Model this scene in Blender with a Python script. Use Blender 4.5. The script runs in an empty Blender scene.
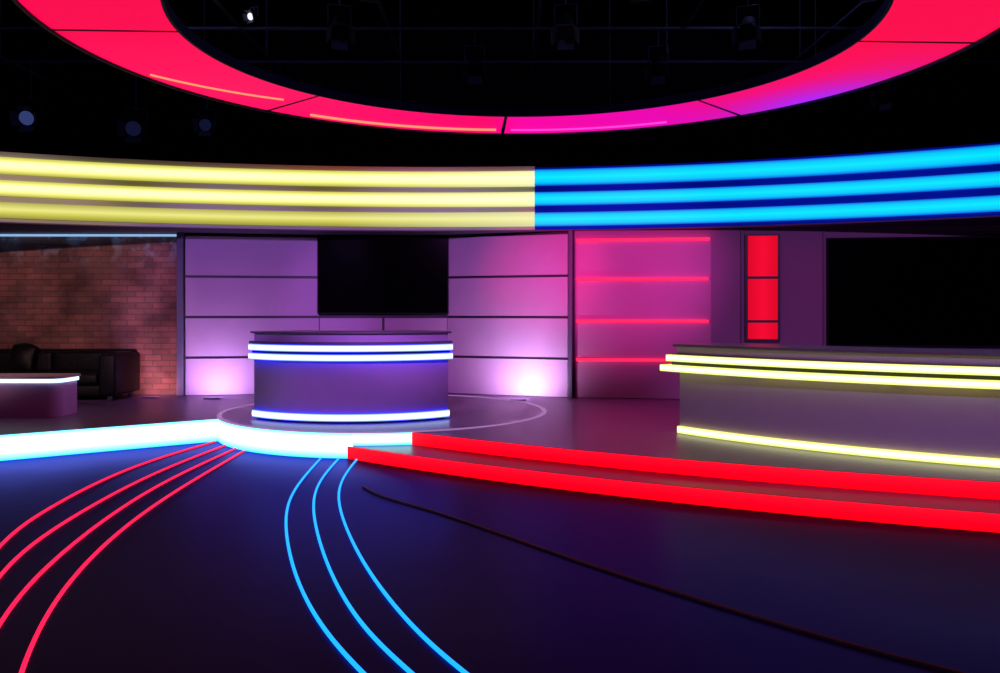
import bpy, bmesh, math, random
from mathutils import Vector, Matrix
random.seed(4)
scene = bpy.context.scene
scene.view_settings.view_transform = 'Standard'
scene.view_settings.look = 'None'
D2R = math.pi/180

def lin(r, g, b):
    def f(c):
        c /= 255.0
        return c/12.92 if c <= 0.04045 else ((c+0.055)/1.055)**2.4
    return (f(r), f(g), f(b), 1.0)

# ------------------------------------------------------------------ materials
def pbr(name, col, rough=0.5, metal=0.0, spec=0.5, noise=0.0, nscale=8.0, bump=0.0):
    m = bpy.data.materials.new(name); m.use_nodes = True
    nt = m.node_tree; b = nt.nodes['Principled BSDF']
    b.inputs['Base Color'].default_value = col
    b.inputs['Roughness'].default_value = rough
    b.inputs['Metallic'].default_value = metal
    b.inputs['Specular IOR Level'].default_value = spec
    if noise > 0 or bump > 0:
        tc = nt.nodes.new('ShaderNodeTexCoord')
        n = nt.nodes.new('ShaderNodeTexNoise'); n.inputs['Scale'].default_value = nscale
        n.inputs['Detail'].default_value = 6
        nt.links.new(tc.outputs['Object'], n.inputs['Vector'])
        if noise > 0:
            mx = nt.nodes.new('ShaderNodeMix'); mx.data_type = 'RGBA'
            mx.inputs[6].default_value = [c*(1-noise) for c in col[:3]]+[1]
            mx.inputs[7].default_value = [min(1, c*(1+noise)) for c in col[:3]]+[1]
            nt.links.new(n.outputs['Fac'], mx.inputs[0])
            nt.links.new(mx.outputs[2], b.inputs['Base Color'])
        if bump > 0:
            bp = nt.nodes.new('ShaderNodeBump'); bp.inputs['Strength'].default_value = bump
            bp.inputs['Distance'].default_value = 0.02
            nt.links.new(n.outputs['Fac'], bp.inputs['Height'])
            nt.links.new(bp.outputs['Normal'], b.inputs['Normal'])
    return m

def floor_mat():
    """navy studio vinyl: blue-pigmented diffuse plus a blue-tinted satin clear layer"""
    m = bpy.data.materials.new('studio_floor_vinyl'); m.use_nodes = True
    nt = m.node_tree; nt.nodes.remove(nt.nodes['Principled BSDF']); out = nt.nodes['Material Output']
    tc = nt.nodes.new('ShaderNodeTexCoord'); n = nt.nodes.new('ShaderNodeTexNoise'); n.inputs['Scale'].default_value = 1.3; n.inputs['Detail'].default_value = 5
    nt.links.new(tc.outputs['Object'], n.inputs['Vector'])
    mx = nt.nodes.new('ShaderNodeMix'); mx.data_type = 'RGBA'
    mx.inputs[6].default_value = (0.008, 0.010, 0.044, 1); mx.inputs[7].default_value = (0.015, 0.015, 0.062, 1)
    nt.links.new(n.outputs['Fac'], mx.inputs[0])
    df = nt.nodes.new('ShaderNodeBsdfDiffuse'); nt.links.new(mx.outputs[2], df.inputs['Color'])
    gl = nt.nodes.new('ShaderNodeBsdfGlossy'); gl.inputs['Color'].default_value = (0.24, 0.19, 0.95, 1)
    mr = nt.nodes.new('ShaderNodeMapRange'); mr.inputs[3].default_value = 0.26; mr.inputs[4].default_value = 0.38
    nt.links.new(n.outputs['Fac'], mr.inputs[0]); nt.links.new(mr.outputs[0], gl.inputs['Roughness'])
    fr = nt.nodes.new('ShaderNodeFresnel'); fr.inputs['IOR'].default_value = 1.28
    mul = nt.nodes.new('ShaderNodeMath'); mul.operation = 'MULTIPLY'; mul.inputs[1].default_value = 0.75
    nt.links.new(fr.outputs[0], mul.inputs[0])
    ms = nt.nodes.new('ShaderNodeMixShader'); nt.links.new(mul.outputs[0], ms.inputs[0])
    nt.links.new(df.outputs[0], ms.inputs[1]); nt.links.new(gl.outputs[0], ms.inputs[2])
    nt.links.new(ms.outputs[0], out.inputs['Surface'])
    return m

def emi(name, col, strength):
    m = bpy.data.materials.new(name); m.use_nodes = True
    nt = m.node_tree; b = nt.nodes['Principled BSDF']
    b.inputs['Base Color'].default_value = (0.01, 0.01, 0.01, 1)
    b.inputs['Emission Color'].default_value = col
    b.inputs['Emission Strength'].default_value = strength
    b.inputs['Roughness'].default_value = 0.6
    b.inputs['Specular IOR Level'].default_value = 0.1
    return m

def emi_ramp(name, stops, strength, axis='Z', endwhite=None):
    """diffuser lens lit by an inner tube: brightness varies over the lens height"""
    m = emi(name, (1, 1, 1, 1), strength)
    nt = m.node_tree; b = nt.nodes['Principled BSDF']
    tc = nt.nodes.new('ShaderNodeTexCoord'); sp = nt.nodes.new('ShaderNodeSeparateXYZ')
    rp = nt.nodes.new('ShaderNodeValToRGB')
    nt.links.new(tc.outputs['Generated'], sp.inputs[0])
    nt.links.new(sp.outputs[axis], rp.inputs['Fac'])
    el = rp.color_ramp.elements
    el[0].position, el[0].color = stops[0]
    el[1].position, el[1].color = stops[-1]
    for p, c in stops[1:-1]:
        e = el.new(p); e.color = c
    if endwhite:      # tubes run hotter towards the joint end of the strip
        mr = nt.nodes.new('ShaderNodeMapRange'); mr.inputs[1].default_value = 0.72; mr.inputs[2].default_value = 1.0
        mr.inputs[4].default_value = 0.55
        nt.links.new(sp.outputs['X'], mr.inputs[0])
        mx = nt.nodes.new('ShaderNodeMix'); mx.data_type = 'RGBA'; mx.inputs[7].default_value = endwhite
        nt.links.new(mr.outputs[0], mx.inputs[0]); nt.links.new(rp.outputs['Color'], mx.inputs[6])
        nt.links.new(mx.outputs[2], b.inputs['Emission Color'])
    else:
        nt.links.new(rp.outputs['Color'], b.inputs['Emission Color'])
    return m

M = {}
M['floor'] = floor_mat()
M['stage'] = pbr('stage_deck', (0.16, 0.115, 0.25, 1), 0.36, spec=0.4, noise=0.1, nscale=3)
M['black'] = pbr('black_paint', (0.008, 0.008, 0.012, 1), 0.8, spec=0.2)
M['blackwall'] = pbr('black_drape', (0.006, 0.005, 0.012, 1), 0.95, spec=0.05)
M['pipe'] = pbr('grid_steel', (0.08, 0.08, 0.11, 1), 0.6, metal=0.1, spec=0.2)
M['frame'] = pbr('dark_frame', (0.03, 0.028, 0.05, 1), 0.5)
M['panel'] = pbr('wall_panel_grey', (0.48, 0.35, 0.56, 1), 0.6, spec=0.2, noise=0.08, nscale=2.5)
M['panelP'] = pbr('wall_panel_rose', (0.52, 0.25, 0.46, 1), 0.6, spec=0.2, noise=0.08, nscale=2.5)
M['panelR'] = pbr('wall_panel_mauve', (0.30, 0.18, 0.32, 1), 0.65, spec=0.2, noise=0.06, nscale=2.5)
M['post'] = pbr('steel_post', (0.10, 0.10, 0.18, 1), 0.5)
M['desk'] = pbr('desk_laminate', (0.50, 0.36, 0.70, 1), 0.5, spec=0.25, noise=0.05)
M['desktop'] = pbr('desk_top_dark', (0.14, 0.11, 0.21, 1), 0.35)
M['screen'] = pbr('screen_glass', (0.001, 0.001, 0.0015, 1), 0.15, spec=0.05)
M['leather'] = pbr('black_leather', (0.003, 0.003, 0.005, 1), 0.5, spec=0.2, bump=0.3, nscale=20)
M['white'] = pbr('white_laminate', (0.5, 0.45, 0.55, 1), 0.5)
M['cable'] = pbr('brown_cable', (0.17, 0.11, 0.10, 1), 0.8)
M['fasL'] = pbr('fascia_grey', (0.46, 0.50, 0.52, 1), 0.6, spec=0.2)
M['fasR'] = pbr('fascia_blue', (0.0, 0.05, 0.55, 1), 0.6, spec=0.05)
M['soffit'] = pbr('soffit_dark', (0.08, 0.07, 0.12, 1), 0.7)
M['navy'] = pbr('ring_edge_navy', (0.012, 0.010, 0.05, 1), 0.6, spec=0.1)

yC = lin(255, 255, 195); yM = lin(240, 237, 122); wE = lin(255, 255, 205)
M['yel'] = emi_ramp('yellow_lens', [(0.0, lin(178, 174, 72)), (0.2, yM), (0.42, yC), (0.66, yC), (0.82, yM), (1.0, lin(195, 190, 84))], 1.1, endwhite=wE)
M['yel3'] = emi_ramp('yellow_lens_dim', [(0.0, lin(150, 148, 60)), (0.3, lin(208, 203, 82)), (0.55, lin(240, 236, 135)), (1.0, lin(178, 174, 78))], 1.0, endwhite=wE)
M['cyan'] = emi_ramp('cyan_lens', [(0.0, lin(0, 100, 225)), (0.18, lin(0, 195, 246)), (0.5, lin(0, 230, 255)), (0.82, lin(0, 195, 246)), (1.0, lin(0, 100, 225))], 1.05)
M['riserC'] = emi_ramp('cyan_riser', [(0.0, lin(30, 165, 255)), (0.2, lin(140, 240, 255)), (0.5, lin(225, 255, 255)), (0.85, lin(185, 250, 255)), (1.0, lin(100, 220, 255))], 2.6)
M['riserR'] = emi_ramp('red_riser', [(0.0, lin(215, 0, 14)), (0.4, lin(252, 0, 26)), (1.0, lin(255, 10, 36))], 1.5)
M['deskB'] = emi_ramp('desk_strip_blue', [(0.0, lin(30, 50, 255)), (0.3, lin(185, 210, 255)), (0.5, lin(240, 248, 255)), (0.7, lin(185, 210, 255)), (1.0, lin(30, 50, 255))], 3.0)
M['deskY'] = emi_ramp('desk_strip_yellow', [(0.0, lin(175, 185, 75)), (0.3, lin(242, 247, 165)), (0.55, lin(255, 255, 222)), (1.0, lin(195, 200, 95))], 2.0)
M['tableW'] = emi('table_strip_white', lin(205, 238, 255), 1.8)
M['lineR'] = emi('floor_line_red', lin(255, 24, 74), 1.6)
M['lineB'] = emi('floor_line_blue', lin(20, 148, 255), 1.9)
M['ledR'] = emi('wall_led_red', lin(255, 25, 60), 3.2)
M['boxR'] = emi_ramp('lightbox_red', [(0, lin(222, 4, 34)), (0.5, lin(245, 8, 50)), (1, lin(222, 4, 34))], 1.0, 'X')
M['peach'] = emi('ring_reflection_peach', lin(255, 135, 100), 1.4)  # emissive colours for reflections drawn on the ring, not lamps
M['pink'] = emi('ring_reflection_pink', lin(255, 70, 215), 1.1)
M['ringtrim'] = emi('podium_trim_glow', lin(168, 120, 180), 0.9)  # plain edge trim, its brightness put in as emission
M['lensB'] = emi('lamp_lens_blue', lin(60, 72, 130), 0.7)
M['lensD'] = emi('lamp_lens_dim', lin(22, 26, 60), 0.6)
M['lensW'] = emi('lamp_lens_white', lin(230, 235, 255), 1.3)
M['cove'] = emi('cove_strip_pale_blue', lin(150, 190, 235), 0.9)

# brick
def brick_mat():
    m = bpy.data.materials.new('old_brick'); m.use_nodes = True
    nt = m.node_tree; b = nt.nodes['Principled BSDF']; b.inputs['Roughness'].default_value = 0.85
    tc = nt.nodes.new('ShaderNodeTexCoord'); sp = nt.nodes.new('ShaderNodeSeparateXYZ'); cb = nt.nodes.new('ShaderNodeCombineXYZ')
    nt.links.new(tc.outputs['Object'], sp.inputs[0]); nt.links.new(sp.outputs['X'], cb.inputs['X']); nt.links.new(sp.outputs['Z'], cb.inputs['Y'])
    br = nt.nodes.new('ShaderNodeTexBrick')
    br.inputs['Scale'].default_value = 1; br.inputs['Brick Width'].default_value = 0.27; br.inputs['Row Height'].default_value = 0.092
    br.inputs['Mortar Size'].default_value = 0.009; br.inputs['Mortar Smooth'].default_value = 0.5
    br.inputs['Color1'].default_value = (0.27, 0.12, 0.11, 1); br.inputs['Color2'].default_value = (0.16, 0.085, 0.085, 1)
    br.inputs['Mortar'].default_value = (0.13, 0.085, 0.085, 1)
    nt.links.new(cb.outputs[0], br.inputs['Vector'])
    n = nt.nodes.new('ShaderNodeTexNoise'); n.inputs['Scale'].default_value = 1.8; n.inputs['Detail'].default_value = 8
    nt.links.new(tc.outputs['Object'], n.inputs['Vector'])
    rp = nt.nodes.new('ShaderNodeValToRGB'); rp.color_ramp.elements[0].position = 0.35; rp.color_ramp.elements[1].position = 0.70
    rp.color_ramp.elements[0].color = (0.5, 0.45, 0.45, 1); rp.color_ramp.elements[1].color = (1.45, 1.35, 1.3, 1)
    nt.links.new(n.outputs['Fac'], rp.inputs['Fac'])
    mx = nt.nodes.new('ShaderNodeMix'); mx.data_type = 'RGBA'; mx.blend_type = 'MULTIPLY'; mx.inputs[0].default_value = 1
    nt.links.new(br.outputs['Color'], mx.inputs[6]); nt.links.new(rp.outputs['Color'], mx.inputs[7])
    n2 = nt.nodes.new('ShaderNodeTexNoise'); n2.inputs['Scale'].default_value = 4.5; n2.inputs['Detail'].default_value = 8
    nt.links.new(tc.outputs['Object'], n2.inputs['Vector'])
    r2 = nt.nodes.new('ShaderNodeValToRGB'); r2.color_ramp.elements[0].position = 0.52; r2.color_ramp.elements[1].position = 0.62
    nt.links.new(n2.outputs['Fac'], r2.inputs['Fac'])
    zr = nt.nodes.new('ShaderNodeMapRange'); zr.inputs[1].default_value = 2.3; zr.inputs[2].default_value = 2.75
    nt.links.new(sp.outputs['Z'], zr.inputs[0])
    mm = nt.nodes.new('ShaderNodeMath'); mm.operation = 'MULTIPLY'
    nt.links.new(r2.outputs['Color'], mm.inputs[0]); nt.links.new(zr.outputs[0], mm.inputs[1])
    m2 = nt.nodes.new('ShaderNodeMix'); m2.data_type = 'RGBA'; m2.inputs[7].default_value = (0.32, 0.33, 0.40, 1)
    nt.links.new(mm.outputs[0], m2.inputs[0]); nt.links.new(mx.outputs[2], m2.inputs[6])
    nt.links.new(m2.outputs[2], b.inputs['Base Color'])
    bp = nt.nodes.new('ShaderNodeBump'); bp.inputs['Strength'].default_value = 0.6; bp.inputs['Distance'].default_value = 0.02
    nt.links.new(br.outputs['Fac'], bp.inputs['Height']); bp.invert = True
    nt.links.new(bp.outputs['Normal'], b.inputs['Normal'])
    return m
M['brick'] = brick_mat()

# ------------------------------------------------------------------ geometry helpers
def group(name):
    e = bpy.data.objects.new(name, None); e.empty_display_size = 0.2
    scene.collection.objects.link(e); return e

def finish(name, bm, mat, parent=None, smooth=False):
    bmesh.ops.recalc_face_normals(bm, faces=bm.faces)
    me = bpy.data.meshes.new(name); bm.to_mesh(me); bm.free()
    if mat: me.materials.append(mat)
    ob = bpy.data.objects.new(name, me); scene.collection.objects.link(ob)
    if parent: ob.parent = parent
    if smooth:
        for p in me.polygons: p.use_smooth = True
        try:
            me.set_sharp_from_angle(angle=math.radians(40))
        except Exception: pass
    return ob

def sector(name, c, r0, r1, a0, a1, z0, z1, mat, parent=None, n=48, bevel=0.0):
    bm = bmesh.new(); cols = []
    full = abs(a1-a0) >= 359.9
    steps = n if full else n+1
    for i in range(steps):
        a = (a0+(a1-a0)*i/n)*D2R
        ca, sa = math.cos(a), math.sin(a)
        cols.append([bm.verts.new((c[0]+r*ca, c[1]+r*sa, z)) for r, z in ((r0, z0), (r1, z0), (r1, z1), (r0, z1))])
    for i in range(n):
        A = cols[i]; B = cols[(i+1) % steps]
        for k in range(4):
            bm.faces.new((A[k], A[(k+1) % 4], B[(k+1) % 4], B[k]))
    if not full:
        bm.faces.new(cols[0]); bm.faces.new(cols[-1][::-1])
    ob = finish(name, bm, mat, parent, smooth=True)
    if bevel > 0:
        md = ob.modifiers.new('bevel', 'BEVEL'); md.width = bevel; md.segments = 3; md.limit_method = 'ANGLE'; md.angle_limit = math.radians(50)
    return ob

def prism(name, pts, z0, z1, mat, parent=None, bevel=0.0):
    bm = bmesh.new()
    lo = [bm.verts.new((x, y, z0)) for x, y in pts]; hi = [bm.verts.new((x, y, z1)) for x, y in pts]
    bm.faces.new(lo[::-1]); bm.faces.new(hi)
    k = len(pts)
    for i in range(k):
        j = (i+1) % k; bm.faces.new((lo[i], lo[j], hi[j], hi[i]))
    ob = finish(name, bm, mat, parent)
    if bevel > 0:
        md = ob.modifiers.new('bevel', 'BEVEL'); md.width = bevel; md.segments = 3; md.limit_method = 'ANGLE'; md.angle_limit = math.radians(40)
    return ob

def segbox(name, p0, p1, z0, z1, d0, d1, mat, parent=None, t0=0.0, t1=None, bevel=0.0):
    """box running along wall line p0->p1; d0..d1 = offset toward the room (front)"""
    p0 = Vector(p0); p1 = Vector(p1); L = (p1-p0).length; u = (p1-p0)/L; nrm = Vector((u.y, -u.x))
    if t1 is None: t1 = L
    a = p0+u*t0; b = p0+u*t1
    pts = [a+nrm*d0, b+nrm*d0, b+nrm*d1, a+nrm*d1]
    return prism(name, [tuple(p) for p in pts], z0, z1, mat, parent, bevel)

def rbox(name, lo, hi, mat, parent=None, bevel=0.03, seg=4, rot=None, puff=0.0):
    bm = bmesh.new(); bmesh.ops.create_cube(bm, size=1)
    sx, sy, sz = (hi[i]-lo[i] for i in range(3)); c = [(hi[i]+lo[i])/2 for i in range(3)]
    for v in bm.verts: v.co = Vector((v.co.x*sx, v.co.y*sy, v.co.z*sz))
    if puff > 0:
        bmesh.ops.subdivide_edges(bm, edges=bm.edges, cuts=5, use_grid_fill=True)
        for v in bm.verts:
            u, w, t = v.co.x/sx*2, v.co.y/sy*2, v.co.z/sz*2
            v.co.z += puff*(1-u*u)*(1-w*w)*(1 if t > 0.9 else -1 if t < -0.9 else 0)
            v.co.y += puff*(1-u*u)*(1-t*t)*(1 if w > 0.9 else -1 if w < -0.9 else 0)
    ob = finish(name, bm, mat, parent, smooth=False)
    ob.location = c
    if rot: ob.rotation_euler = rot
    md = ob.modifiers.new('bevel', 'BEVEL'); md.width = bevel; md.segments = seg; md.limit_method = 'ANGLE'; md.angle_limit = math.radians(50)
    for p in ob.data.polygons: p.use_smooth = True
    return ob

def catmull(pts, n=14):
    P = [Vector(p) for p in pts]; P = [2*P[0]-P[1]]+P+[2*P[-1]-P[-2]]; out = []
    for i in range(1, len(P)-2):
        for k in range(n):
            t = k/n; a, b, c, d = P[i-1:i+3]
            out.append(0.5*((2*b)+(c-a)*t+(2*a-5*b+4*c-d)*t*t+(-a+3*b-3*c+d)*t**3))
    out.append(P[-2]); return out

def tube(name, pts, r, mat, parent=None, n=14, smooth=True, relax=0):
    cu = bpy.data.curves.new(name, 'CURVE'); cu.dimensions = '3D'; cu.bevel_depth = r; cu.bevel_resolution = 2; cu.use_fill_caps = True
    pp = catmull(pts, n) if smooth else [Vector(p) for p in pts]
    for _ in range(relax):
        pp = [pp[0]]+[(pp[i-1]+2*pp[i]+pp[i+1])/4 for i in range(1, len(pp)-1)]+[pp[-1]]
    s = cu.splines.new('POLY'); s.points.add(len(pp)-1)
    for i, p in enumerate(pp): s.points[i].co = (p.x, p.y, p.z, 1)
    cu.materials.append(mat)
    ob = bpy.data.objects.new(name, cu); scene.collection.objects.link(ob)
    if parent: ob.parent = parent
    return ob

def cone(name, r1, r2, depth, mat, parent, mtx, seg=20):
    bm = bmesh.new(); bmesh.ops.create_cone(bm, cap_ends=True, segments=seg, radius1=r1, radius2=r2, depth=depth)
    bmesh.ops.transform(bm, matrix=mtx, verts=bm.verts)
    return finish(name, bm, mat, parent, smooth=True)

# ------------------------------------------------------------------ room shell
def slab(name, lo, hi, mat):
    return prism(name, [(lo[0], lo[1]), (hi[0], lo[1]), (hi[0], hi[1]), (lo[0], hi[1])], lo[2], hi[2], mat)
slab('floor', (-12, -4, -0.1), (12, 18, 0), M['floor'])
slab('ceiling', (-12, -4, 7.5), (12, 18, 7.6), M['blackwall'])
slab('wall_back', (-12, 18, -0.1), (12, 18.1, 7.6), M['blackwall'])
slab('wall_front', (-12, -4.1, -0.1), (12, -4, 7.6), M['blackwall'])
slab('wall_left', (-12.1, -4, -0.1), (-12, 18, 7.6), M['blackwall'])
slab('wall_right', (12, -4, -0.1), (12.1, 18, 7.6), M['blackwall'])

# ------------------------------------------------------------------ stage platform
SC = (10.0, 23.0)                  # centre of stage-edge arc
PC = (-1.53, 11.4); PR = 2.15      # round podium
st = group('stage_platform')
arc = [(SC[0]+17.5*math.cos(a*D2R), SC[1]+17.5*math.sin(a*D2R)) for a in [231+(275-231)*i/60 for i in range(61)]]
prism('deck', [(-11.5, 4.56), (-3.47, 10.54), (-1.53, 11.0)]+arc+[(11.55, 17), (-11.5, 17)], 0, 0.28, M['stage'], st)
sector('lower_step', SC, 17.0, 18.0, 229.9, 275, 0, 0.14, M['stage'], st, n=60)
sector('lower_riser_light', SC, 18.0, 18.03, 229.7, 275, 0.004, 0.136, M['riserR'], st, n=60)
sector('upper_riser_light', SC, 17.5, 17.53, 230.9, 275, 0.144, 0.276, M['riserR'], st, n=60)
segbox('left_riser_light', (-11.5, 4.56), (-3.45, 10.555), 0.004, 0.276, 0.0, 0.03, M['riserC'], st)

pd = group('round_podium')
sector('podium_body', PC, 0.01, PR-0.02, 0, 360, 0, 0.284, M['stage'], pd, n=96)
sector('podium_riser_light', PC, PR-0.02, PR, 202, 268, 0.004, 0.276, M['riserC'], pd, n=40)
sector('podium_riser_light_short', PC, PR-0.02, PR, 268, 285.5, 0.144, 0.276, M['riserC'], pd, n=16)
sector('podium_edge_trim', PC, PR-0.055, PR+0.005, 0, 360, 0.281, 0.290, M['ringtrim'], pd, n=96)

# ------------------------------------------------------------------ centre desk
dk = group('presenter_desk')
DC = (-1.84, 11.74)
B0, B1 = 270-44.2, 270+44.2
ztop = 0.286
sector('plinth', DC, 1.06, 1.70, B0+1, B1-1, ztop, 0.31, M['frame'], dk)
sector('body', DC, 1.04, 1.72, B0, B1, 0.31, 1.02, M['desk'], dk)
sector('base_light', DC, 1.72, 1.755, B0+0.3, B1-0.3, 0.31, 0.40, M['deskB'], dk)
sector('light_band_lower', DC, 1.70, 1.79, B0-0.5, B1+0.5, 1.02, 1.10, M['deskB'], dk)
sector('band_spacer', DC, 1.04, 1.74, B0-0.3, B1+0.3, 1.02, 1.24, M['frame'], dk)
sector('light_band_upper', DC, 1.70, 1.79, B0-0.5, B1+0.5, 1.13, 1.21, M['deskB'], dk)
sector('band_cap', DC, 1.02, 1.78, B0-0.6, B1+0.6, 1.215, 1.245, M['desktop'], dk)
sector('counter_riser', DC, 1.30, 1.72, B0, B1, 1.245, 1.34, M['desk'], dk)
sector('counter_top', DC, 1.02, 1.76, B0-0.8, B1+0.8, 1.34, 1.365, M['desktop'], dk, bevel=0.008)

# ------------------------------------------------------------------ right desk
rd = group('news_desk')
RC = (7.7, 13.26); E0, E1 = 214.8, 275
sector('plinth', RC, 6.35, 6.97, E0+0.3, E1, 0.28, 0.30, M['frame'], rd)
sector('body', RC, 6.3, 6.99, E0, E1, 0.30, 0.98, M['desk'], rd)
sector('base_light', RC, 6.99, 7.03, E0, E1, 0.285, 0.36, M['deskY'], rd)
sector('light_band_lower', RC, 6.95, 7.13, E0-1.3, E1, 0.955, 1.025, M['deskY'], rd)
sector('band_spacer', RC, 6.3, 7.04, E0-0.6, E1, 0.955, 1.145, M['frame'], rd)
sector('light_band_upper', RC, 6.95, 7.10, E0-0.8, E1, 1.065, 1.135, M['deskY'], rd)
sector('counter_riser', RC, 6.5, 7.00, E0-0.2, E1, 1.145, 1.22, M['desk'], rd)
sector('counter_top', RC, 6.2, 7.04, E0-0.5, E1, 1.22, 1.25, M['desktop'], rd, bevel=0.008)

# ------------------------------------------------------------------ panelled back wall
WA0, WA1, WB1, WC1 = (-4.97, 13.42), (-2.93, 13.8), (-0.85, 13.8), (1.06, 13.12)
bw = group('wall_back_panelled')
rows = [(0.29, 0.86), (0.90, 1.50), (1.54, 2.14), (2.18, 2.80)]
for si, (a, b) in enumerate(((WA0, WA1), (WA1, WB1), (WB1, WC1))):
    segbox('backing_%d' % (si+1), a, b, 0.282, 2.848, -0.10, 0.0, M['frame'], bw)
    L = (Vector(b)-Vector(a)).length
    for ri, (z0, z1) in enumerate(rows):
        if si == 1 and ri >= 2: continue
        if si == 1 and ri == 1:
            segbox('panel_b%d_l' % ri, a, b, z0, z1, 0.0, 0.03, M['panel'], bw, 0.01, L/2-0.02)
            segbox('panel_b%d_r' % ri, a, b, z0, z1, 0.0, 0.03, M['panel'], bw, L/2+0.02, L-0.01)
        else:
            segbox('panel_%d_%d' % (si+1, ri+1), a, b, z0, z1, 0.0, 0.03, M['panel'], bw, 0.01, L-0.01)
tv = group('wall_television')
segbox('screen', WA1, WB1, 1.59, 2.78, 0.002, 0.07, M['screen'], tv, 0.0, 2.08)
for nm, z0, z1 in (('bezel_bottom', 1.565, 1.59), ('bezel_top', 2.78, 2.80)):
    segbox(nm, WA1, WB1, z0, z1, 0.002, 0.08, M['black'], tv, 0.0, 2.08)
segbox('bezel_left', WA1, WB1, 1.565, 2.80, 0.002, 0.08, M['black'], tv, -0.02, 0.0)
segbox('bezel_right', WA1, WB1, 1.565, 2.80, 0.002, 0.08, M['black'], tv, 2.08, 2.10)

segbox('trim_1', (-5.08, 13.42), (-4.98, 13.42), 0.282, 2.848, -0.08, 0.08, M['post'], None, bevel=0.01)
segbox('trim_2', (1.07, 13.12), (1.13, 13.10), 0.282, 2.848, -0.08, 0.08, M['post'], None, bevel=0.01)

# right wall with LED slots, light box and big screen
WD0, WD1 = (1.15, 13.1), (9.6, 11.79)
uD = (Vector(WD1)-Vector(WD0)).normalized()
def tD(x): return (x-WD0[0])/uD.x
rw = group('wall_right_set')
segbox('backing', WD0, WD1, 0.282, 2.848, -0.12, 0.0, M['panelR'], rw)
for i, (z0, z1) in enumerate([(0.29, 0.855), (0.885, 1.445), (1.475, 2.085), (2.115, 2.68)]):
    segbox('slot_panel_%d' % (i+1), WD0, WD1, z0, z1, 0.0, 0.03, M['panelP'], rw, 0.02, tD(3.17))
segbox('seam_1', WD0, WD1, 0.29, 2.84, 0.0, 0.035, M['post'], rw, tD(3.60), tD(3.62))
segbox('seam_2', WD0, WD1, 0.29, 2.84, 0.0, 0.035, M['post'], rw, tD(4.76), tD(4.78))
lg = group('wall_led_strips')
for i, (z, x1) in enumerate([(2.70, 3.15), (2.10, 3.13), (1.46, 3.13), (0.87, 3.13)]):
    segbox('led_%d' % (i+1), WD0, WD1, z-0.016, z+0.016, 0.002, 0.06, M['ledR'], lg, 0.03, tD(x1))
lb = group('red_light_box')
segbox('case', WD0, WD1, 1.16, 2.76, 0.002, 0.05, M['frame'], lb, tD(3.66), tD(4.16))
for i, (z0, z1) in enumerate([(1.20, 1.44), (1.48, 2.09), (2.13, 2.73)]):
    segbox('lit_pane_%d' % (i+1), WD0, WD1, z0, z1, 0.05, 0.06, M['boxR'], lb, tD(3.70), tD(4.12))
vs = group('video_wall_screen')
segbox('screen', WD0, WD1, 1.12, 2.66, 0.002, 0.07, M['screen'], vs, tD(4.83), tD(8.4))
segbox('bezel_top', WD0, WD1, 2.66, 2.685, 0.002, 0.08, M['black'], vs, tD(4.81), tD(8.42))
segbox('bezel_left', WD0, WD1, 1.12, 2.66, 0.002, 0.08, M['black'], vs, tD(4.81), tD(4.83))
segbox('bezel_bottom', WD0, WD1, 1.10, 1.12, 0.002, 0.08, M['black'], vs, tD(4.81), tD(8.42))

# brick wall with a pale cove strip along its top
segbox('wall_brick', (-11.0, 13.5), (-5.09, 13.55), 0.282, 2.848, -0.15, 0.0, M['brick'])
segbox('cove_light_strip', (-11.0, 13.5), (-5.09, 13.55), 2.80, 2.835, 0.03, 0.07, M['cove'])

# ------------------------------------------------------------------ curved light fascia
FC = (-0.98, -1.78)
fs = group('curved_light_fascia')
SPL = 84.2
sector('fascia_left', FC, 15.03, 15.2, SPL, 128, 2.87, 3.86, M['fasL'], fs, n=60)
sector('fascia_right', FC, 15.03, 15.2, 40, SPL, 2.87, 3.84, M['fasR'], fs, n=60)
sector('soffit', FC, 15.0, 16.9, 44, 126, 2.852, 2.87, M['soffit'], fs, n=60)
for i, (z0, z1) in enumerate([(3.545, 3.78), (3.235, 3.455), (2.925, 3.145)]):
    sector('yellow_strip_%d' % (i+1), FC, 14.98, 15.03, SPL, 128, z0, z1, M['yel3' if i == 2 else 'yel'], fs, n=60)
for i, (z0, z1) in enumerate([(3.555, 3.80), (3.245, 3.45), (2.925, 3.135)]):
    sector('cyan_strip_%d' % (i+1), FC, 14.98, 15.03, 40, SPL, z0, z1, M['cyan'], fs, n=60)

# ------------------------------------------------------------------ overhead ring
HC = (0.25, 8.95); R0, R1, HZ = 3.53, 4.88, 4.5
rg = group('overhead_ring_light')
m = bpy.data.materials.new('ring_lens'); m.use_nodes = True
nt = m.node_tree; b = nt.nodes['Principled BSDF']
at = nt.nodes.new('ShaderNodeAttribute'); at.attribute_name = 'Col'
nt.links.new(at.outputs['Color'], b.inputs['Emission Color']); b.inputs['Emission Strength'].default_value = 1.12
b.inputs['Base Color'].default_value = (0.01, 0.0, 0.005, 1); b.inputs['Roughness'].default_value = 0.6
b.inputs['Specular IOR Level'].default_value = 0.02
keys = [(-180, (240, 6, 76)), (0, (240, 10, 72)), (15, (242, 10, 84)), (45, (235, 10, 120)), (60, (225, 8, 170)), (90, (240, 8, 155)),
        (96, (248, 8, 105)), (125, (252, 14, 98)), (150, (252, 18, 92)), (180, (242, 8, 80))]
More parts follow.
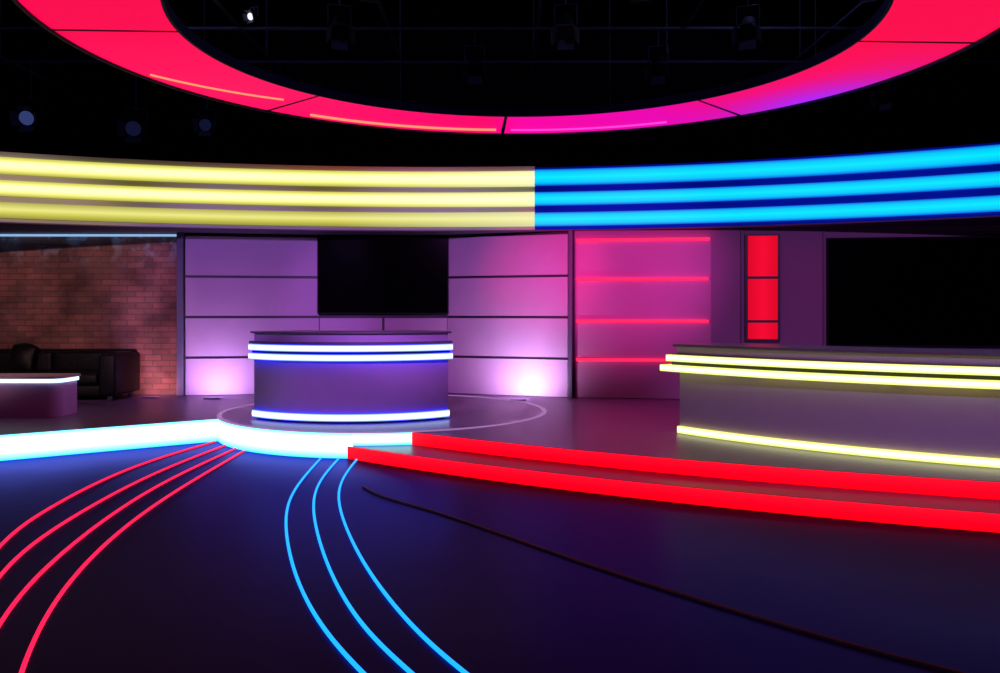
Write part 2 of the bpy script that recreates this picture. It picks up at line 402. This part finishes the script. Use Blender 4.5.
def ringcol(deg, f):
    d = (deg+180) % 360-180
    for (a, ca), (b_, cb) in zip(keys, keys[1:]):
        if a <= d <= b_:
            t = (d-a)/(b_-a); c = [ca[k]*(1-t)+cb[k]*t for k in range(3)]; break
    w = math.exp(-((d-34)/17)**2)*max(0, (f-0.2)/0.8)      # violet outer part of one panel
    c = [c[0]*(1-w)+165*w, c[1]*(1-w)+40*w, c[2]*(1-w)+245*w]
    return lin(*c)
for s in range(8):
    a0 = 2.5+45*s+0.35; a1 = 2.5+45*(s+1)-0.35
    bm = bmesh.new(); col = bm.loops.layers.float_color.new('Col'); g = []
    NA, NR = 16, 4
    for i in range(NA+1):
        a = a0+(a1-a0)*i/NA
        g.append([bm.verts.new((HC[0]+(R0+0.03+(R1-R0-0.06)*j/NR)*math.cos(a*D2R), HC[1]+(R0+0.03+(R1-R0-0.06)*j/NR)*math.sin(a*D2R), HZ)) for j in range(NR+1)])
    for i in range(NA):
        for j in range(NR):
            f = bm.faces.new((g[i][j], g[i][j+1], g[i+1][j+1], g[i+1][j]))
            for lp, (ii, jj) in zip(f.loops, ((i, j), (i, j+1), (i+1, j+1), (i+1, j))):
                lp[col] = ringcol(a0+(a1-a0)*ii/NA, jj/NR)
    me = bpy.data.meshes.new('lit_panel_%d' % (s+1)); bm.to_mesh(me); bm.free(); me.materials.append(m)
    o = bpy.data.objects.new('lit_panel_%d' % (s+1), me); scene.collection.objects.link(o); o.parent = rg
sector('ring_body', HC, R0, R1, 0, 360, HZ+0.01, HZ+0.09, M['navy'], rg, n=128)
sector('inner_rim', HC, R0, R0+0.03, 0, 360, HZ-0.03, HZ+0.01, M['navy'], rg, n=128)
sector('outer_rim', HC, R1-0.03, R1, 0, 360, HZ-0.03, HZ+0.01, M['navy'], rg, n=128)
def chord(nm, a0, r0, a1, r1, mat, rad):  # glowing line standing in for fascia light reflected in the ring panels
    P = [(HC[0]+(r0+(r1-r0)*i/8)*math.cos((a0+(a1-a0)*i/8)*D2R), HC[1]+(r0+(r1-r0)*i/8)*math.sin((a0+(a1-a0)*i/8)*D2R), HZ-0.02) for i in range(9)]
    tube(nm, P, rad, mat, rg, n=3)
chord('reflection_1', 94, 4.5, 131, 4.6, M['peach'], 0.018)
chord('reflection_2', 141, 4.1, 163, 4.7, M['peach'], 0.013)
chord('reflection_3', 60, 4.55, 91, 4.5, M['pink'], 0.014)
for k in range(8):
    a = (25+45*k)*D2R; x = HC[0]+4.1*math.cos(a); y = HC[1]+4.1*math.sin(a)
    tube('hanger_%d' % (k+1), [(x, y, HZ+0.09), (x, y, 7.5)], 0.008, M['pipe'], rg, smooth=False)

# ------------------------------------------------------------------ lighting grid and fixtures
gr = group('ceiling_lighting_grid')
for i, y in enumerate([4.5, 6.3, 8.1, 9.9, 11.7, 13.5, 15.3]):
    tube('pipe_x_%d' % i, [(-11.5, y, 6.1), (11.5, y, 6.1)], 0.03, M['pipe'], gr, smooth=False)
for i, x in enumerate([-9, -6.6, -4.2, -1.8, 0.6, 3.0, 5.4, 7.8, 10.2]):
    tube('pipe_y_%d' % i, [(x, 2.5, 6.2), (x, 17, 6.2)], 0.03, M['pipe'], gr, smooth=False)
    for j, y in enumerate([4.5, 9.9, 15.3]):
        tube('drop_%d_%d' % (i, j), [(x, y, 6.2), (x, y, 7.5)], 0.015, M['pipe'], gr, smooth=False)
for i, y in enumerate([7.2, 10.8]):
    for dz in (0, 0.3):
        tube('truss_chord_%d_%d' % (i, int(dz*10)), [(-9, y, 6.4+dz), (9, y, 6.4+dz)], 0.025, M['pipe'], gr, smooth=False)
    zz = [(-9+0.45*k, y, 6.4+0.3*(k % 2)) for k in range(41)]
    tube('truss_web_%d' % i, zz, 0.012, M['pipe'], gr, smooth=False)

def fixture(loc, target, color=None, energy=0, angle=60, blend=0.6, lens='black', top=6.1, s=1.0, soft=0.08):
    g = group('studio_and_fill_spot'); loc = Vector(loc); d = (Vector(target)-loc).normalized()
    R = d.to_track_quat('-Z', 'Y').to_matrix().to_4x4(); T = Matrix.Translation(loc)@R@Matrix.Scale(s, 4)
    cone('can', 0.11, 0.085, 0.26, M['black'], g, T@Matrix.Translation((0, 0, 0.13)))
    cone('cap', 0.085, 0.04, 0.07, M['black'], g, T@Matrix.Translation((0, 0, 0.295)))
    cone('lens', 0.095, 0.095, 0.01, M[lens], g, T@Matrix.Translation((0, 0, -0.002)), seg=20)
    for k in range(4):
        Mx = T@Matrix.Rotation(k*math.pi/2, 4, 'Z')@Matrix.Translation((0, 0.135, -0.05))@Matrix.Rotation(0.5, 4, 'X')
        bm = bmesh.new(); bmesh.ops.create_cube(bm, size=1)
        for v in bm.verts: v.co = Vector((v.co.x*0.2, v.co.y*0.006, v.co.z*0.13))
        bmesh.ops.transform(bm, matrix=Mx, verts=bm.verts); finish('barn_door_%d' % k, bm, M['pipe'], g)
    mid = T@Vector((0, 0, 0.15)); sx = (R@Vector((1, 0, 0))).normalized()*0.135*s
    up = mid+Vector((0, 0, 0.25*s))
    tube('yoke', [mid-sx, up-sx, up+sx, mid+sx], 0.01, M['pipe'], g, smooth=False)
    if top: tube('hanger', [up, (up.x, up.y, top)], 0.014, M['pipe'], g, smooth=False)
    if energy > 0:  # only the added out-of-view fill spots carry a light
        L = bpy.data.lights.new('lamp', 'SPOT'); L.energy = energy; L.color = color; L.spot_size = math.radians(angle)
        L.spot_blend = blend; L.shadow_soft_size = soft
        o = bpy.data.objects.new('lamp', L); scene.collection.objects.link(o); o.parent = g
        o.matrix_world = Matrix.Translation(loc+d*0.1*s)@R
    return g

# added unseen spots tinting the walls, ahead of the ring to clear the fascia
fixture((-3.4, 3.2, 4.3), (-4.1, 13.5, 1.5), (0.56, 0.24, 1.0), 1500, 26, soft=0.2)
fixture((-0.6, 3.2, 4.3), (-1.2, 13.7, 1.5), (0.72, 0.22, 1.0), 1400, 28, soft=0.2)
fixture((1.6, 3.2, 4.3), (1.9, 13.0, 2.3), (1.0, 0.08, 0.60), 3000, 21, blend=1.0, soft=0.2)
fixture((0.4, 3.2, 4.3), (0.70, 13.2, 2.25), (1.0, 0.03, 0.25), 2600, 14, blend=1.0)
fixture((3.6, 2.6, 4.3), (5.0, 12.5, 1.5), (0.68, 0.24, 0.9), 800, 34)
fixture((-5.6, 3.2, 4.3), (-7.2, 13.4, 1.6), (1.0, 0.55, 0.55), 1350, 28)
# added unseen spots that brighten the desk fronts
fixture((-2.6, 2.6, 4.1), (-1.85, 10.1, 0.75), (0.55, 0.28, 1.0), 760, 17, blend=0.8, soft=0.15)
fixture((2.8, 1.8, 4.2), (3.6, 7.9, 0.7), (0.72, 0.48, 1.0), 300, 36, blend=0.9, soft=0.15)
# passive / faintly lit hanging units
fixture((-8.3, 14.9, 5.0), (-7.6, 8, 2.5), lens='lensB', s=1.3)
fixture((-6.6, 15.3, 4.9), (-5.2, 8, 3.0), lens='lensD', s=1.4)
fixture((-5.2, 15.0, 4.9), (-4.2, 8, 3.0), lens='lensD', s=1.1)
fixture((-3.7, 12.6, 5.98), (-7.5, 5, 3.0), lens='lensW', s=0.55, top=6.1)
for x, y in [(-2.2, 11.7), (-0.4, 13.5), (0.9, 11.7), (2.5, 13.5), (3.4, 11.7), (4.3, 9.9), (1.6, 9.9), (-1.5, 9.9), (6.9, 15.3), (8.2, 13.5), (-9.2, 13.5)]:
    fixture((x, y, 5.45), (x*0.6, y-2.5+random.uniform(-1, 1), 2.0), s=1.15)
for i, (x, y) in enumerate([(-5, 12), (4, 12.5), (-1, 8), (3, 8)]):  # added blue fill lights above view, lifting the dark ceiling grid
    L = bpy.data.lights.new('grid_fill_light', 'POINT'); L.energy = 30; L.color = (0.3, 0.3, 1.0); L.shadow_soft_size = 0.1
    o = bpy.data.objects.new('grid_fill_light_%d' % i, L); scene.collection.objects.link(o); o.location = (x, y, 7.2); o.parent = gr

# low flush uplights in the deck at the foot of the wall
def uplight(loc, target, color, energy, angle=150):
    g = group('floor_uplight'); loc = Vector(loc); d = (Vector(target)-loc).normalized(); R = d.to_track_quat('-Z', 'Y').to_matrix().to_4x4()
    z = 0.282
    rbox('base', (loc.x-0.12, loc.y-0.05, z), (loc.x+0.12, loc.y+0.05, z+0.01), M['stage'], g, 0.003)
    rbox('lip', (loc.x-0.12, loc.y-0.06, z), (loc.x+0.12, loc.y-0.05, z+0.02), M['stage'], g, 0.003)
    L = bpy.data.lights.new('lamp', 'SPOT'); L.energy = energy; L.color = color; L.spot_size = math.radians(angle); L.spot_blend = 1.0; L.shadow_soft_size = 0.04
    o = bpy.data.objects.new('lamp', L); scene.collection.objects.link(o); o.parent = g; o.matrix_world = Matrix.Translation(loc)@R
uplight((0.27, 12.70, 0.34), (0.42, 13.38, 0.82), (1.0, 0.62, 0.98), 84)
uplight((-4.36, 12.90, 0.34), (-4.43, 13.52, 0.78), (0.88, 0.55, 1.0), 54)
uplight((-5.36, 13.05, 0.34), (-5.38, 13.55, 0.62), (1.0, 0.40, 0.45), 26)

# ------------------------------------------------------------------ sofa and low table
sf = group('leather_sofa')
SX = -0.28
rbox('base', (-8.6+SX, 12.55, 0.36), (-5.45+SX, 13.35, 0.52), M['leather'], sf, 0.03)
for i in range(3):
    x0 = -8.42+SX+i*0.93
    rbox('seat_cushion_%d' % i, (x0, 12.5, 0.52), (x0+0.91, 13.15, 0.70), M['leather'], sf, 0.05, puff=0.02)
    rbox('back_cushion_%d' % i, (x0, 13.0, 0.68), (x0+0.91, 13.22, 0.99), M['leather'], sf, 0.06, puff=0.015)
rbox('back', (-8.6+SX, 13.18, 0.36), (-5.42+SX, 13.4, 1.02), M['leather'], sf, 0.04)
rbox('arm_right', (-5.64+SX, 12.5, 0.36), (-5.38+SX, 13.4, 0.98), M['leather'], sf, 0.05)
rbox('arm_left', (-8.7+SX, 12.5, 0.36), (-8.44+SX, 13.4, 0.98), M['leather'], sf, 0.05)
for i, (x, y) in enumerate([(-5.5, 12.6), (-5.5, 13.3), (-8.55, 12.6), (-8.55, 13.3)]):
    rbox('foot_%d' % i, (x+SX-0.03, y-0.03, 0.28), (x+SX+0.03, y+0.03, 0.37), M['frame'], sf, 0.005)
rbox('throw_cushion', (-7.42, 12.86, 0.72), (-7.06, 13.02, 1.08), M['leather'], sf, 0.06, rot=(-0.2, 0.1, 0), puff=0.05)

tb = group('low_table')
def stadium(x0, x1, y0, y1, r, n=10):
    P = []
    for cx, cy, s in ((x1-r, y0+r, -90), (x1-r, y1-r, 0), (x0+r, y1-r, 90), (x0+r, y0+r, 180)):
        for k in range(n+1):
            a = (s+90*k/n)*D2R; P.append((cx+r*math.cos(a), cy+r*math.sin(a)))
    return P
prism('body', stadium(-8.2, -5.52, 10.62, 11.2, 0.14), 0.282, 0.715, M['desk'], tb)
prism('light_band', stadium(-8.22, -5.50, 10.60, 11.22, 0.15), 0.715, 0.765, M['tableW'], tb)
prism('top', stadium(-8.24, -5.48, 10.58, 11.24, 0.16), 0.765, 0.79, M['white'], tb)

# ------------------------------------------------------------------ floor LED lines
rl = group('red_floor_light_lines'); bl = group('blue_floor_light_lines')
red = [[(-3.50, 10.42), (-3.80, 8.72), (-3.66, 6.87), (-3.43, 5.84), (-2.9, 4.5), (-2.1, 3.1), (-1.0, 1.8)],
       [(-3.27, 10.22), (-3.43, 8.34), (-3.30, 6.38), (-3.06, 5.21), (-2.5, 3.9), (-1.6, 2.5), (-0.6, 1.4)],
       [(-3.08, 9.90), (-3.16, 7.68), (-2.90, 5.60), (-2.58, 4.39), (-2.1, 3.3), (-1.2, 2.0), (-0.3, 1.1)],
       [(-2.93, 9.72), (-2.87, 6.97), (-2.57, 5.07), (-2.13, 3.77), (-1.6, 2.7), (-0.8, 1.5), (0.0, 0.7)]]
blue = [[(-1.95, 9.26), (-1.86, 7.64), (-1.66, 6.54), (-1.29, 5.27), (-0.96, 4.42), (-0.63, 3.77), (0.05, 2.7), (0.9, 1.6)],
        [(-1.75, 9.22), (-1.70, 7.86), (-1.48, 6.70), (-1.07, 5.27), (-0.72, 4.345), (-0.41, 3.77), (0.25, 2.7), (1.1, 1.6)],
        [(-1.545, 9.17), (-1.50, 7.86), (-1.26, 6.70), (-0.87, 5.375), (-0.50, 4.42), (-0.18, 3.77), (0.5, 2.7), (1.4, 1.6)]]
for i, P in enumerate(red): tube('line_%d' % (i+1), [(x, y, 0.010) for x, y in P], 0.0115, M['lineR'], rl, relax=60)
for i, P in enumerate(blue): tube('line_%d' % (i+1), [(x, y, 0.010) for x, y in P], 0.0105, M['lineB'], bl, relax=90)
tube('floor_cable', [(x, y, 0.010) for x, y in [(-1.25, 7.75), (-1.0, 7.3), (-0.39, 6.63), (0.62, 5.27), (1.5, 4.25), (2.0, 3.77), (3.0, 2.9), (4.2, 2.2)]], 0.009, M['cable'], relax=30)

# ------------------------------------------------------------------ world + camera
w = bpy.data.worlds.new('studio_world'); scene.world = w; w.use_nodes = True
w.node_tree.nodes['Background'].inputs[0].default_value = (0.002, 0.002, 0.006, 1)
cam = bpy.data.cameras.new('camera'); co = bpy.data.objects.new('camera', cam); scene.collection.objects.link(co)
co.location = (0, 0, 1.6); co.rotation_euler = (math.pi/2, 0, 0)
cam.sensor_width = 36; cam.lens = 30.6; cam.shift_y = -0.0245
scene.camera = co
